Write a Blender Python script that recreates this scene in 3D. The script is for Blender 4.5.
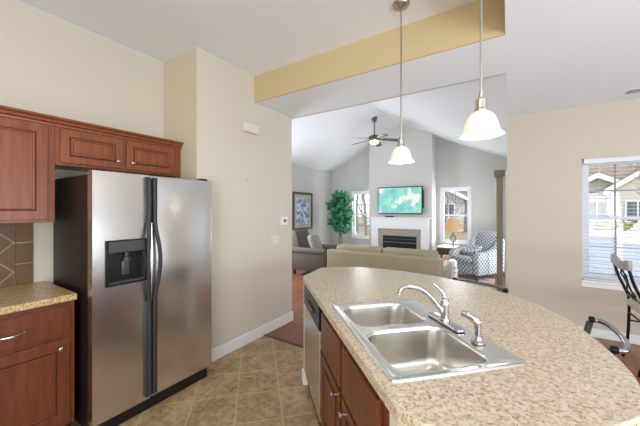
import bpy, bmesh, math, random
from mathutils import Vector, Matrix, Euler
PI = math.pi
scene = bpy.context.scene
for o in list(bpy.data.objects): bpy.data.objects.remove(o)
COL = scene.collection

# ------------------------------------------------------------------ camera
CAM_H = 1.5
cam_d = bpy.data.cameras.new('camera'); cam = bpy.data.objects.new('camera', cam_d); COL.objects.link(cam)
cam.location = (0, 0, CAM_H); cam.rotation_euler = (PI/2, 0, math.radians(32.7))
cam_d.sensor_width = 36; cam_d.lens = 294/640*36; cam_d.shift_y = -3.5/640; cam_d.clip_start = 0.05; cam_d.clip_end = 200
scene.camera = cam
# ------------------------------------------------------------------ world, sun, area lights, exposure
world = bpy.data.worlds.new('world'); scene.world = world; world.use_nodes = True
wn = world.node_tree.nodes; wn['Background'].inputs[0].default_value = (0.80, 0.88, 1.0, 1); wn['Background'].inputs[1].default_value = .75

def sun(name, direction, strength, angle):
    d = bpy.data.lights.new(name, 'SUN'); d.energy = strength; d.angle = angle; d.color = (1, .95, .87)
    o = bpy.data.objects.new(name, d); COL.objects.link(o); o.location = (0, 0, 12)
    o.rotation_euler = Vector(direction).to_track_quat('-Z', 'Y').to_euler()
def area(name, loc, direction, sx, sy, power, color=(1, 1, 1)):
    d = bpy.data.lights.new(name, 'AREA'); d.shape = 'RECTANGLE'; d.size = sx; d.size_y = sy; d.energy = power; d.color = color
    o = bpy.data.objects.new(name, d); COL.objects.link(o); o.location = loc
    o.rotation_euler = Vector(direction).to_track_quat('-Z', 'Y').to_euler(); return o
def point(name, loc, power, radius, color=(1, .8, .55)):
    d = bpy.data.lights.new(name, 'POINT'); d.energy = power; d.shadow_soft_size = radius; d.color = color
    o = bpy.data.objects.new(name, d); COL.objects.link(o); o.location = loc; return o
sun('sun', (-.8, .55, -.75), 1.5, .02)
area('fill_back', (1.2, -2.85, 1.55), (-.1, 1, .55), 3.2, 1.9, 88, (.9, .955, 1))  # added fill light; the wall behind it has no window
area('fill_dining_side', (3.4, 1.0, 1.45), (-1, .35, .95), 3.6, 1.9, 98, (.85, .93, 1))  # fill added from the right, in front of a solid wall
area('fill_kitchen_ceiling', (-.7, -.9, 3.0), (0, 0, -1), 1.3, .5, 14, (1, .95, .88))  # unseen overhead lamp, added to brighten the kitchen
area('daylight_patio_door', (.12, 6.8, 1.1), (-1, 0, .1), 1.8, 2.0, 13, (.9, .95, 1))
area('fill_living_side', (-5.02, 4.7, 1.5), (1, .25, -.05), 1.7, 1.4, 52, (.88, .94, 1))  # added living room fill, placed at an invented side window
area('daylight_living_window_left', (-3.84, 8.52, 1.35), (0, -1, .1), .6, 1.3, 14, (.92, .96, 1))
area('daylight_living_window_right', (-1.18, 8.52, 1.35), (0, -1, .1), .6, 1.3, 14, (.92, .96, 1))
vs = scene.view_settings
scene.display_settings.display_device = 'sRGB'
vs.view_transform = 'Standard'; vs.look = 'None'; vs.gamma = 1.0; vs.exposure = 1.1; vs.use_curve_mapping = False

# ------------------------------------------------------------------ materials
def srgb(r, g, b):
    f = lambda c: (c/255/12.92 if c/255 <= .04045 else ((c/255+.055)/1.055)**2.4)
    return (f(r), f(g), f(b), 1)
def mat(name, col, rough=.6, metal=0., spec=.5, emit=None, estr=1., var=0., vscale=8, bump=0., bscale=60, coat=0., trans=0., ior=1.45):
    m = bpy.data.materials.new(name); m.use_nodes = True
    nt = m.node_tree; n = nt.nodes; p = n['Principled BSDF']
    p.inputs['Base Color'].default_value = col; p.inputs['Roughness'].default_value = rough; p.inputs['Metallic'].default_value = metal
    p.inputs['Specular IOR Level'].default_value = spec; p.inputs['Coat Weight'].default_value = coat
    p.inputs['Transmission Weight'].default_value = trans; p.inputs['IOR'].default_value = ior
    if emit: p.inputs['Emission Color'].default_value = emit; p.inputs['Emission Strength'].default_value = estr
    tc = n.new('ShaderNodeTexCoord')
    if var:
        t = n.new('ShaderNodeTexNoise'); t.inputs['Scale'].default_value = vscale; t.inputs['Detail'].default_value = 3
        nt.links.new(tc.outputs['Object'], t.inputs['Vector'])
        mx = n.new('ShaderNodeMix'); mx.data_type = 'RGBA'
        mx.inputs[6].default_value = tuple(c*(1-var) for c in col[:3])+(1,); mx.inputs[7].default_value = tuple(min(1, c*(1+var)) for c in col[:3])+(1,)
        nt.links.new(t.outputs['Fac'], mx.inputs[0]); nt.links.new(mx.outputs[2], p.inputs['Base Color'])
    if bump:
        t2 = n.new('ShaderNodeTexNoise'); t2.inputs['Scale'].default_value = bscale
        nt.links.new(tc.outputs['Object'], t2.inputs['Vector'])
        b = n.new('ShaderNodeBump'); b.inputs['Strength'].default_value = bump; b.inputs['Distance'].default_value = .01
        nt.links.new(t2.outputs['Fac'], b.inputs['Height']); nt.links.new(b.outputs['Normal'], p.inputs['Normal'])
    return m
class NT:
    """tiny node helper"""
    def __init__(s, name, rough=.5, metal=0):
        s.m = bpy.data.materials.new(name); s.m.use_nodes = True; s.nt = s.m.node_tree; s.p = s.nt.nodes['Principled BSDF']
        s.p.inputs['Roughness'].default_value = rough; s.p.inputs['Metallic'].default_value = metal
        s.tc = s.nt.nodes.new('ShaderNodeTexCoord')
    def new(s, t, **kw):
        n = s.nt.nodes.new('ShaderNode'+t)
        for k, v in kw.items(): setattr(n, k, v)
        return n
    def link(s, a, b): s.nt.links.new(a, b)
    def mapping(s, scale=(1, 1, 1), rot=(0, 0, 0), loc=(0, 0, 0), src='Object'):
        m = s.new('Mapping'); m.inputs['Scale'].default_value = scale; m.inputs['Rotation'].default_value = rot; m.inputs['Location'].default_value = loc
        s.link(s.tc.outputs[src], m.inputs['Vector']); return m.outputs['Vector']
    def noise(s, vec, scale, detail=3, rough=.5):
        n = s.new('TexNoise'); n.inputs['Scale'].default_value = scale; n.inputs['Detail'].default_value = detail; n.inputs['Roughness'].default_value = rough
        s.link(vec, n.inputs['Vector']); return n.outputs['Fac']
    def ramp(s, fac, stops, interp='LINEAR'):
        r = s.new('ValToRGB'); cr = r.color_ramp; cr.interpolation = interp
        while len(cr.elements) < len(stops): cr.elements.new(.5)
        for e, (p, c) in zip(cr.elements, stops): e.position = p; e.color = c
        s.link(fac, r.inputs[0]); return r.outputs['Color']
    def mix(s, fac, a, b, blend='MIX'):
        m = s.new('Mix', data_type='RGBA', blend_type=blend)
        for v, i in ((fac, 0), (a, 6), (b, 7)):
            if isinstance(v, (float, int, tuple)): m.inputs[i].default_value = v
            else: s.link(v, m.inputs[i])
        return m.outputs[2]
    def math(s, op, a, b=0.):
        m = s.new('Math', operation=op)
        for v, i in ((a, 0), (b, 1)):
            if isinstance(v, (float, int)): m.inputs[i].default_value = v
            else: s.link(v, m.inputs[i])
        return m.outputs[0]
    def out(s, col): s.link(col, s.p.inputs['Base Color']); return s.m
    def bump(s, h, strength=.3, dist=.01):
        b = s.new('Bump'); b.inputs['Strength'].default_value = strength; b.inputs['Distance'].default_value = dist
        s.link(h, b.inputs['Height']); s.link(b.outputs['Normal'], s.p.inputs['Normal'])

def wood(name, dark, mid, light, grain=(14, 14, 1.6), rough=.35, coat=.25):
    t = NT(name, rough); v = t.mapping(grain)
    n1 = t.noise(v, 2.2, 5, .6); n2 = t.noise(t.mapping((3, 3, .8)), 1.6, 2)
    c = t.ramp(n1, [(.3, dark), (.5, mid), (.72, light)])
    c = t.mix(t.math('MULTIPLY', n2, .45), c, mid); t.p.inputs['Coat Weight'].default_value = coat; t.p.inputs['Coat Roughness'].default_value = .25
    return t.out(c)
def laminate(name, base, light, dark, mid, sc=1.0):
    t = NT(name, .3); v = t.mapping()
    n1 = t.noise(v, 85*sc, 3, .6); n2 = t.noise(t.mapping(loc=(5, 2, 1)), 60*sc, 4, .65); n3 = t.noise(v, 110*sc, 2, .5)
    c = t.ramp(n2, [(.36, mid), (.47, base), (.6, light)])
    c = t.mix(t.ramp(n1, [(.36, (1, 1, 1, 1)), (.43, (0, 0, 0, 1))]), c, dark)
    c = t.mix(t.ramp(n3, [(.30, (.8, .8, .8, 1)), (.38, (0, 0, 0, 1))]), c, mid)
    return t.out(c)
def tile_floor():
    t = NT('floor_tile', .38)
    v = t.mapping(rot=(0, 0, math.radians(-45)), loc=(0.145, .2, 0))
    b = t.new('TexBrick'); b.offset = 0; b.squash = 1
    for k, x in (('Scale', 1), ('Mortar Size', .006), ('Mortar Smooth', .3), ('Brick Width', .333), ('Row Height', .333), ('Bias', 0)): b.inputs[k].default_value = x
    b.inputs['Color1'].default_value = srgb(118, 88, 56); b.inputs['Color2'].default_value = srgb(178, 146, 102); b.inputs['Mortar'].default_value = srgb(186, 168, 135)
    t.link(v, b.inputs['Vector'])
    n = t.noise(t.mapping(), 5.5, 7, .68); n2 = t.noise(t.mapping(), 23, 5, .6)
    c = t.mix(.62, b.outputs['Color'], t.ramp(n, [(.32, srgb(104, 78, 52)), (.45, srgb(152, 120, 80)), (.54, srgb(184, 156, 118)), (.66, srgb(210, 188, 154))]), 'MIX')
    c = t.mix(.35, c, t.ramp(n2, [(.36, srgb(100, 76, 50)), (.58, srgb(196, 168, 130))]))
    c = t.mix(t.math('MULTIPLY', b.outputs['Fac'], .6), c, srgb(196, 174, 138)); 
    t.bump(t.math('SUBTRACT', 1.0, b.outputs['Fac']), .4, .003)
    return t.out(c)
def plank_floor():
    t = NT('floor_planks', .3); v = t.mapping(rot=(0, 0, PI/2))
    b = t.new('TexBrick'); b.offset = .37; b.squash = 1
    for k, x in (('Scale', 1), ('Mortar Size', .0015), ('Mortar Smooth', .1), ('Brick Width', 1.1), ('Row Height', .1), ('Bias', 0)): b.inputs[k].default_value = x
    b.inputs['Color1'].default_value = srgb(112, 62, 42); b.inputs['Color2'].default_value = srgb(160, 104, 74); b.inputs['Mortar'].default_value = srgb(70, 38, 26)
    t.link(v, b.inputs['Vector'])
    n = t.noise(t.mapping((18, 1.5, 1)), 2, 5, .6)
    c = t.mix(.4, b.outputs['Color'], t.ramp(n, [(.3, srgb(92, 50, 36)), (.55, srgb(146, 92, 66)), (.75, srgb(184, 134, 104))]))
    return t.out(c)
def backsplash():
    t = NT('backsplash_tile', .5)
    v = t.mapping(rot=(PI/4, 0, 0), loc=(0, .02, .04))
    sp = t.new('SeparateXYZ'); t.link(v, sp.inputs[0]); cb = t.new('CombineXYZ'); t.link(sp.outputs[1], cb.inputs[0]); t.link(sp.outputs[2], cb.inputs[1])
    b = t.new('TexBrick'); b.offset = 0; b.squash = 1
    for k, x in (('Scale', 1), ('Mortar Size', .003), ('Mortar Smooth', .2), ('Brick Width', .15), ('Row Height', .15), ('Bias', 0)): b.inputs[k].default_value = x
    b.inputs['Color1'].default_value = srgb(116, 86, 52); b.inputs['Color2'].default_value = srgb(88, 64, 40); b.inputs['Mortar'].default_value = srgb(176, 158, 128)
    t.link(cb.outputs[0], b.inputs['Vector'])
    n = t.noise(t.mapping(), 12, 4); c = t.mix(.3, b.outputs['Color'], t.ramp(n, [(.3, srgb(84, 62, 42)), (.7, srgb(150, 118, 82))]))
    return t.out(t.mix(b.outputs['Fac'], c, srgb(172, 152, 122)))
def lattice():
    t = NT('lattice_fabric', .9); sp = t.new('SeparateXYZ'); t.link(t.tc.outputs['Object'], sp.inputs[0]); x, y, z = sp.outputs
    k = 11
    def line(e): return t.math('LESS_THAN', t.math('ABSOLUTE', t.math('SUBTRACT', t.math('FRACT', t.math('MULTIPLY', e, k)), .5)), .17)
    xy_ = t.math('ADD', x, y); xmy = t.math('SUBTRACT', x, y)
    p = line(t.math('ADD', xy_, z)); q = line(t.math('SUBTRACT', xmy, z)); r = line(t.math('SUBTRACT', xy_, z))
    g = t.new('NewGeometry'); sn = t.new('SeparateXYZ'); t.link(g.outputs['Normal'], sn.inputs[0])
    isx = t.math('GREATER_THAN', t.math('ABSOLUTE', sn.outputs[0]), .7)
    qr = t.math('ADD', t.math('MULTIPLY', r, isx), t.math('MULTIPLY', q, t.math('SUBTRACT', 1.0, isx)))
    return t.out(t.mix(t.math('MAXIMUM', p, qr), srgb(78, 84, 94), srgb(172, 176, 180)))
def tv_picture():
    t = NT('tv_picture', .3); v = t.mapping()
    n = t.noise(v, 3.2, 4, .6); n2 = t.noise(t.mapping(loc=(3, 1, 2)), 5, 3)
    g = t.new('TexGradient'); t.link(t.mapping((.45, .6, .6), (0, math.radians(35), 0)), g.inputs[0])
    base = t.ramp(n2, [(.3, srgb(92, 190, 186)), (.6, srgb(140, 216, 204)), (.8, srgb(170, 226, 216))])
    c = t.mix(t.ramp(n, [(.52, (0, 0, 0, 1)), (.6, (1, 1, 1, 1))]), base, srgb(236, 236, 232))
    n3 = t.noise(t.mapping(loc=(7, 3, 5)), 6.5, 3); c = t.mix(t.ramp(n3, [(.64, (0, 0, 0, 1)), (.7, (.7, .7, .7, 1))]), c, srgb(206, 142, 110))
    t.link(c, t.p.inputs['Emission Color']); t.p.inputs['Emission Strength'].default_value = .5
    t.p.inputs['Base Color'].default_value = (.02, .02, .02, 1); return t.m
def art_picture():
    t = NT('art_print', .35); v = t.mapping((1, 1, 1))
    n = t.noise(v, 9, 6, .7)
    return t.out(t.ramp(n, [(.34, srgb(60, 74, 120)), (.45, srgb(126, 146, 196)), (.52, srgb(210, 218, 236)), (.62, srgb(238, 240, 244)), (.72, srgb(120, 130, 160))]))
def roof_mat():
    t = NT('roof_shingle', .9); n = t.noise(t.mapping((1, 1, 14)), 1.5, 4, .6)
    return t.out(t.ramp(n, [(.3, srgb(96, 82, 72)), (.5, srgb(132, 116, 102)), (.7, srgb(160, 146, 130))]))
def siding(name, col, k):
    t = NT(name, .7); sp = t.new('SeparateXYZ'); t.link(t.tc.outputs['Object'], sp.inputs[0])
    f = t.math('LESS_THAN', t.math('FRACT', t.math('MULTIPLY', sp.outputs[2], k)), .14)
    return t.out(t.mix(f, col, tuple(c*.72 for c in col[:3])+(1,)))
def brushed():
    t = NT('brushed_steel', .3, 1.0); n = t.noise(t.mapping((1.5, 1.5, 260)), 2, 3)
    t.p.inputs['Base Color'].default_value = (.70, .71, .73, 1)
    t.link(t.math('ADD', t.math('MULTIPLY', n, .07), .22), t.p.inputs['Roughness'])
    w = t.noise(t.mapping((.6, .6, 2.2)), 1.3, 2); t.bump(w, .12, .03); return t.m

M = {}
M['wall'] = mat('wall_paint', srgb(212, 206, 192), .85, bump=.03, bscale=250)
M['nook_light_tint'] = mat('nook_paint_light_tinted', srgb(216, 205, 178), .85, bump=.03, bscale=250)  # nook: yellow cast of the light mixed into the wall colour
M['beam_light_tint'] = mat('beam_paint_light_tinted', srgb(212, 190, 148), .85, bump=.03, bscale=250)  # beam: warm light painted into the colour, deeper than in the nook
M['wall_beige'] = mat('wall_paint_beige', srgb(206, 196, 181), .85, bump=.03, bscale=250)
M['wall_grey'] = mat('wall_paint_grey', srgb(204, 204, 200), .85, bump=.03, bscale=250)
M['ceil'] = mat('ceiling_paint', srgb(236, 239, 244), .9, bump=.05, bscale=120)
M['white'] = mat('white_trim', srgb(236, 236, 238), .4)
M['tile'] = tile_floor(); M['plank'] = plank_floor(); M['splash'] = backsplash()
M['plain_tile'] = mat('plain_brown_tile', srgb(108, 82, 52), .5, var=.15, vscale=10)
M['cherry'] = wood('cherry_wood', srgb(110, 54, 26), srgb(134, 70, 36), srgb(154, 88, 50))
M['cherry_shaded'] = wood('cherry_wood_shaded', srgb(80, 36, 16), srgb(104, 50, 24), srgb(122, 64, 34))  # same cherry, darkened for the shade on island and base fronts
M['cherry_dark'] = mat('cherry_groove', srgb(70, 26, 10), .45)
M['threshold'] = wood('threshold_wood', srgb(60, 34, 24), srgb(84, 50, 36), srgb(104, 66, 48))
M['lam_i'] = laminate('speckled_laminate', srgb(203, 187, 160), srgb(217, 205, 186), srgb(146, 120, 92), srgb(176, 155, 126))
M['lam_l'] = laminate('speckled_laminate_warm', srgb(196, 166, 122), srgb(216, 192, 152), srgb(110, 78, 46), srgb(160, 126, 84))
M['steel'] = brushed()
M['sinksteel'] = mat('satin_steel', (.72, .70, .66, 1), .24, 1, bump=.02, bscale=300)
M['chrome'] = mat('chrome', (.56, .56, .57, 1), .16, 1)
M['nickel'] = mat('brushed_nickel', (.50, .47, .42, 1), .3, 1)
M['black'] = mat('black_plastic', srgb(22, 22, 24), .3)
M['fridge_side'] = mat('fridge_side_black', srgb(34, 26, 24), .45, bump=.05, bscale=300)
M['dkgrey'] = mat('dark_grey_plastic', srgb(70, 72, 76), .3)
M['handle'] = mat('graphite_handle', srgb(48, 49, 53), .5, 0)
M['almond'] = mat('almond_plastic', srgb(226, 220, 206), .4)
M['iron'] = mat('black_iron', srgb(24, 24, 28), .3, .7)
M['gun'] = mat('gunmetal_tube', (.3, .3, .33, 1), .22, 1)
M['bronze'] = mat('bronze_fan', srgb(96, 84, 76), .35, .6)
M['blade'] = wood('fan_blade_wood', srgb(62, 42, 36), srgb(86, 58, 48), srgb(104, 74, 60), (3, 3, 3))
M['shade'] = mat('pendant_glass', srgb(238, 234, 212), .3, emit=(1, .93, .76, 1), estr=.14)
M['bulb'] = mat('bulb_glow', (1, 1, 1, 1), .3, emit=(1, .95, .8, 1), estr=1.6)
M['fanglass'] = mat('fan_light_glass', srgb(250, 244, 224), .3, emit=(1, .92, .74, 1), estr=.35)
M['lampshade'] = mat('fabric_lampshade', srgb(178, 148, 112), .8, emit=(1, .55, .25, 1), estr=.10)
M['sofa'] = mat('olive_tan_leather', srgb(162, 153, 126), .5, var=.06, vscale=6, bump=.1, bscale=30)
M['brownfab'] = mat('brown_grey_fabric', srgb(94, 85, 79), .85, var=.12, vscale=12, bump=.1, bscale=80)
M['pillow'] = mat('patterned_pillow', srgb(150, 140, 134), .9, var=.6, vscale=22)
M['lattice'] = lattice()
M['rug'] = mat('mottled_rug', srgb(150, 136, 132), 1, var=.45, vscale=14)
M['darkwood'] = wood('dark_wood', srgb(40, 28, 26), srgb(58, 42, 38), srgb(76, 56, 50))
M['tabletop'] = mat('pale_table_top', srgb(214, 210, 204), .25)
M['leaf'] = mat('ficus_leaf', srgb(74, 156, 116), .5, var=.5, vscale=18)
M['leaf_dark'] = mat('ficus_leaf_dark', srgb(34, 98, 72), .5, var=.4, vscale=18)
M['bark'] = mat('bark', srgb(134, 120, 108), .9, var=.3, vscale=20)
M['basket'] = mat('woven_basket', srgb(128, 98, 66), .9, var=.3, vscale=60)
M['soil'] = mat('soil', srgb(60, 46, 36), 1)
M['frame'] = wood('picture_frame_wood', srgb(48, 40, 38), srgb(72, 60, 56), srgb(96, 82, 76))
M['matboard'] = mat('mat_board', srgb(196, 190, 176), .8)
M['art'] = art_picture(); M['tv'] = tv_picture()
M['tvblack'] = mat('tv_bezel', srgb(34, 44, 46), .3)
M['stone'] = mat('fireplace_tile', srgb(166, 156, 142), .5, var=.1, vscale=8)
M['soot'] = mat('firebox_black', srgb(16, 16, 18), .5)
M['fireglass'] = mat('firebox_louver', srgb(120, 122, 124), .3, .6)
M['stoolwhite'] = mat('glazed_white', srgb(226, 226, 222), .25, var=.05)
M['green_motif'] = mat('green_glaze', srgb(128, 138, 84), .4)
M['tanbox'] = mat('tan_card', srgb(206, 178, 136), .8)
M['seat_tan'] = mat('tan_seat_fabric', srgb(196, 180, 164), .85, var=.08, vscale=20)
M['crest'] = wood('greyed_wood', srgb(120, 108, 108), srgb(156, 146, 148), srgb(184, 176, 178))
M['walnut'] = wood('walnut_slat', srgb(36, 26, 22), srgb(52, 38, 32), srgb(66, 50, 42), rough=.6, coat=0)
M['blind'] = mat('blind_slat', srgb(226, 230, 238), .5)
M['vblind'] = mat('vertical_blind_vane', srgb(150, 140, 122), .7)
M['valance'] = mat('blind_valance', srgb(132, 122, 106), .7)
M['winframe'] = mat('window_vinyl', srgb(222, 226, 236), .4)
M['muntin'] = mat('window_muntin', srgb(120, 124, 138), .4)
M['lawn'] = mat('lawn_grass', srgb(150, 142, 116), .95, var=.3, vscale=.9)
M['fence'] = siding('vinyl_fence', srgb(206, 218, 238), 6)
M['cream_siding'] = siding('cream_siding', srgb(206, 202, 188), 5)
M['grey_siding'] = siding('grey_siding', srgb(196, 198, 196), 5)
M['roof'] = roof_mat(); M['darkpane'] = mat('dark_window_pane', srgb(84, 96, 96), .1)
M['shrub'] = mat('yellow_green_shrub', srgb(150, 160, 60), .9, var=.5, vscale=6)
def glassmat():
    m = bpy.data.materials.new('window_glass'); m.use_nodes = True; nt = m.node_tree; nt.nodes.clear()
    o = nt.nodes.new('ShaderNodeOutputMaterial'); mx = nt.nodes.new('ShaderNodeMixShader'); a = nt.nodes.new('ShaderNodeBsdfTransparent'); g = nt.nodes.new('ShaderNodeBsdfGlossy')
    g.inputs['Roughness'].default_value = .02; mx.inputs[0].default_value = .05
    nt.links.new(a.outputs[0], mx.inputs[1]); nt.links.new(g.outputs[0], mx.inputs[2]); nt.links.new(mx.outputs[0], o.inputs[0]); return m
M['glass'] = glassmat()

# ------------------------------------------------------------------ mesh helpers
def B(): return bmesh.new()
def box(bm, x0, x1, y0, y1, z0, z1, bev=0, seg=2, mtx=None):
    r = bmesh.ops.create_cube(bm, size=1)
    vs_ = r['verts']
    bmesh.ops.scale(bm, vec=(abs(x1-x0), abs(y1-y0), abs(z1-z0)), verts=vs_)
    bmesh.ops.translate(bm, vec=((x0+x1)/2, (y0+y1)/2, (z0+z1)/2), verts=vs_)
    if mtx: bmesh.ops.transform(bm, matrix=mtx, verts=vs_)
    if bev:
        es = list({e for v in vs_ for e in v.link_edges})
        bmesh.ops.bevel(bm, geom=es, offset=bev, segments=seg, profile=.5, affect='EDGES')
    return bm
def BX(*a, **k): return box(B(), *a, **k)
def prism(bm, pts, z0, z1, axis='z', bev=0, seg=2):
    """extrude polygon pts; axis z: pts=(x,y); axis y: pts=(x,z); axis x: pts=(y,z)"""
    def mk(p, h): return {'z': (p[0], p[1], h), 'y': (p[0], h, p[1]), 'x': (h, p[0], p[1])}[axis]
    a = [bm.verts.new(mk(p, z0)) for p in pts]; b = [bm.verts.new(mk(p, z1)) for p in pts]; n = len(pts)
    fs = [bm.faces.new(a), bm.faces.new(b)]
    fs += [bm.faces.new((a[i], a[(i+1) % n], b[(i+1) % n], b[i])) for i in range(n)]
    bmesh.ops.recalc_face_normals(bm, faces=fs)
    if bev:
        es = [e for e in fs[1].edges]+[e for e in fs[0].edges]
        bmesh.ops.bevel(bm, geom=es, offset=bev, segments=seg, profile=.5, affect='EDGES')
    return bm
def tube(bm, pts, r, n=10, cap=True, closed=False):
    pts = [Vector(p) for p in pts]; rs = r if isinstance(r, (list, tuple)) else [r]*len(pts)
    rings = []; prev = None
    for i, p in enumerate(pts):
        if closed: t = pts[(i+1) % len(pts)]-pts[i-1]
        else: t = (pts[min(i+1, len(pts)-1)]-pts[max(i-1, 0)])
        t.normalize()
        if prev is None:
            u = t.cross(Vector((0, 0, 1)));  u = u if u.length > .05 else t.cross(Vector((1, 0, 0)))
        else: u = prev-t*prev.dot(t)
        u.normalize(); prev = u; w = t.cross(u)
        rings.append([bm.verts.new(p+(u*math.cos(2*PI*k/n)+w*math.sin(2*PI*k/n))*rs[i]) for k in range(n)])
    m = len(rings)
    for i in range(m if closed else m-1):
        a, b = rings[i], rings[(i+1) % m]
        for k in range(n): bm.faces.new((a[k], a[(k+1) % n], b[(k+1) % n], b[k]))
    if cap and not closed: bm.faces.new(rings[0][::-1]); bm.faces.new(rings[-1])
    bmesh.ops.recalc_face_normals(bm, faces=bm.faces[:]); return bm
def lathe(bm, prof, c=(0, 0, 0), n=32, axis='z', lobes=0, amp=0, lobe_from=0):
    """prof = [(r,z)]"""
    rings = []
    for j, (r, z) in enumerate(prof):
        ring = []
        for k in range(n):
            a = 2*PI*k/n; rr = max(r, 1e-4)
            if lobes and j >= lobe_from: rr *= 1+amp*math.cos(lobes*a)*(j-lobe_from+1)/(len(prof)-lobe_from)
            p = (rr*math.cos(a), rr*math.sin(a), z)
            if axis == 'x': p = (p[2], p[0], p[1])
            if axis == 'y': p = (p[0], p[2], p[1])
            ring.append(bm.verts.new((c[0]+p[0], c[1]+p[1], c[2]+p[2])))
        rings.append(ring)
    for a, b in zip(rings, rings[1:]):
        for k in range(n): bm.faces.new((a[k], a[(k+1) % n], b[(k+1) % n], b[k]))
    if prof[0][0] < .002 or True:
        pass
    bmesh.ops.remove_doubles(bm, verts=bm.verts[:], dist=2e-4)
    bmesh.ops.recalc_face_normals(bm, faces=bm.faces[:]); return bm
def arc(pts_ctrl, n=16):
    """catmull-rom through points"""
    P = [Vector(p) for p in pts_ctrl]; P = [P[0]*2-P[1]]+P+[P[-1]*2-P[-2]]; out = []
    for i in range(1, len(P)-2):
        for k in range(n):
            t = k/n; a, b, c, d = P[i-1], P[i], P[i+1], P[i+2]
            out.append(.5*((2*b)+(-a+c)*t+(2*a-5*b+4*c-d)*t*t+(-a+3*b-3*c+d)*t**3))
    out.append(P[-2]); return out
def obj(name, bm, m, parent=None, smooth=False, auto=True, label=None, loc=None, rot=None):
    me = bpy.data.meshes.new(name); bm.to_mesh(me); bm.free(); me.materials.append(M[m] if isinstance(m, str) else m)
    if smooth:
        for p in me.polygons: p.use_smooth = True
        if auto:
            try: me.set_sharp_from_angle(angle=math.radians(40))
            except Exception: pass
    o = bpy.data.objects.new(name, me); COL.objects.link(o)
    if parent: o.parent = parent
    if label: o['label'] = label
    if loc: o.location = loc
    if rot: o.rotation_euler = rot
    return o
def thing(name, label, cat, loc=(0, 0, 0), rz=0, group=None):
    o = bpy.data.objects.new(name, None); COL.objects.link(o); o.location = loc; o.rotation_euler = (0, 0, rz); o.empty_display_size = .1
    o['label'] = label; o['category'] = cat
    if group: o['group'] = group
    return o
def tag(o, label, cat, group=None):
    o['label'] = label; o['category'] = cat
    if group: o['group'] = group
    return o
def struct(name, bm, m, parent=None, smooth=False, **k):
    o = obj(name, bm, m, parent, smooth, **k)
    if not parent: o['kind'] = 'structure'
    return o
def dup(root, loc, rz, label, group=None):
    def cp(o, par):
        c = o.copy(); COL.objects.link(c); c.parent = par
        for ch in o.children: cp(ch, c)
        return c
    r = cp(root, None); r.location = loc; r.rotation_euler = (0, 0, rz); r['label'] = label
    if group: r['group'] = group
    return r
def holed(bm, axis, w0, w1, u0, u1, z0, z1, holes):
    """wall slab with rectangular holes; axis 'y': slab spans x=u, thickness in y=w; axis 'x': spans y=u, thickness x=w"""
    us = sorted({u0, u1}|{h[0] for h in holes}|{h[1] for h in holes}); zs = sorted({z0, z1}|{h[2] for h in holes}|{h[3] for h in holes})
    for a, b in zip(us, us[1:]):
        for c, d in zip(zs, zs[1:]):
            if any(h[0] < (a+b)/2 < h[1] and h[2] < (c+d)/2 < h[3] for h in holes): continue
            if axis == 'y': box(bm, a, b, w0, w1, c, d)
            else: box(bm, w0, w1, a, b, c, d)
    return bm
S2 = 2**-.5
def AE(a, e, z=0): return ((-a+e)*S2, (a+e)*S2, z)       # island frame: a runs along the sink side, e away from it

# ================================================================== THE SETTING
HK, HF = 3.035, 2.735       # kitchen ceiling, lower flat ceiling
XL, XR, YF = -4.96, -.02, 8.4
ZR = 3.81                   # ridge of the vault
XM = (XL+XR)/2
struct('floor', BX(-3.1, .9, -3, 2.6, -.1, 0), 'tile')
bm = BX(-5.05, 3.6, 2.6, 8.5, -.1, 0); box(bm, .9, 3.6, -3, 2.6, -.1, 0)
struct('floor', bm, 'plank')
struct('trim_1', BX(-2.47, .9, 2.58, 2.625, 0, .008, bev=.003), 'threshold')
struct('wall_kitchen', BX(-3.13, -3.03, -3, 1.7, 0, HK), 'wall')
struct('wall_nook', BX(-3.13, -2.49, 1.7, 1.8, 0, HK), 'nook_light_tint')
struct('wall_left', BX(-2.49, -2.47, 1.7, 3.14, 0, HK), 'wall')
struct('wall_return', BX(-5.06, -2.49, 3.04, 3.14, 0, HF), 'wall')
struct('wall_living_left', holed(B(), 'x', XL-.1, XL, 3.14, 8.5, 0, HF, [(3.85, 5.55, .8, 2.2)]), 'wall_grey')
bm = holed(B(), 'y', YF, YF+.1, XL, XR+.1, 0, HF, [(-4.17, -3.46, .62, 2.05), (-1.53, -.83, .63, 2.06)])
prism(bm, [(XL, HF), (XR, HF), (XM, ZR)], YF, YF+.1, 'y')
struct('wall_living_far', bm, 'wall_grey')
struct('wall_gable_near', prism(B(), [(XL, HF), (XR, HF), (XM, ZR)], 3.14, 3.18, 'y'), 'wall_grey')
struct('wall_living_right', holed(B(), 'x', XR, XR+.1, 4.76, 8.4, 0, HF, [(5.85, 7.75, 0, 2.08)]), 'wall_grey')
struct('wall_dining', holed(B(), 'y', 4.66, 4.76, XR, 3.6, 0, HF, [(.74, 1.60, .66, 2.1)]), 'wall_beige')
struct('wall_dining_right', BX(3.5, 3.6, -3, 4.66, 0, HF), 'wall_beige')
struct('wall_back', BX(-3.13, 3.6, -3.1, -3, 0, HK), 'wall')
struct('ceiling', BX(-3.13, XR, -3.1, 2.44, HK, HK+.1), 'ceil')
struct('ceiling', BX(-2.48, XR, 2.46, 3.15, HF, HF+.1), 'ceil')
struct('ceiling', BX(XR, 3.6, -3.1, 4.76, HF, HF+.1), 'ceil')
struct('wall_beam', BX(-2.47, XR-.0002, 2.44, 2.46, HF, HK), 'beam_light_tint')
struct('wall_beam_side', BX(XR-.0012, XR-.0002, -3, 2.439, HF+.001, HK), 'beam_light_tint')
bm = prism(B(), [(XL, HF), (XM, ZR), (XM, ZR+.1), (XL, HF+.1)], 3.15, 8.5, 'y')
prism(bm, [(XR, HF), (XM, ZR), (XM, ZR+.1), (XR, HF+.1)], 3.15, 8.5, 'y')
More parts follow.
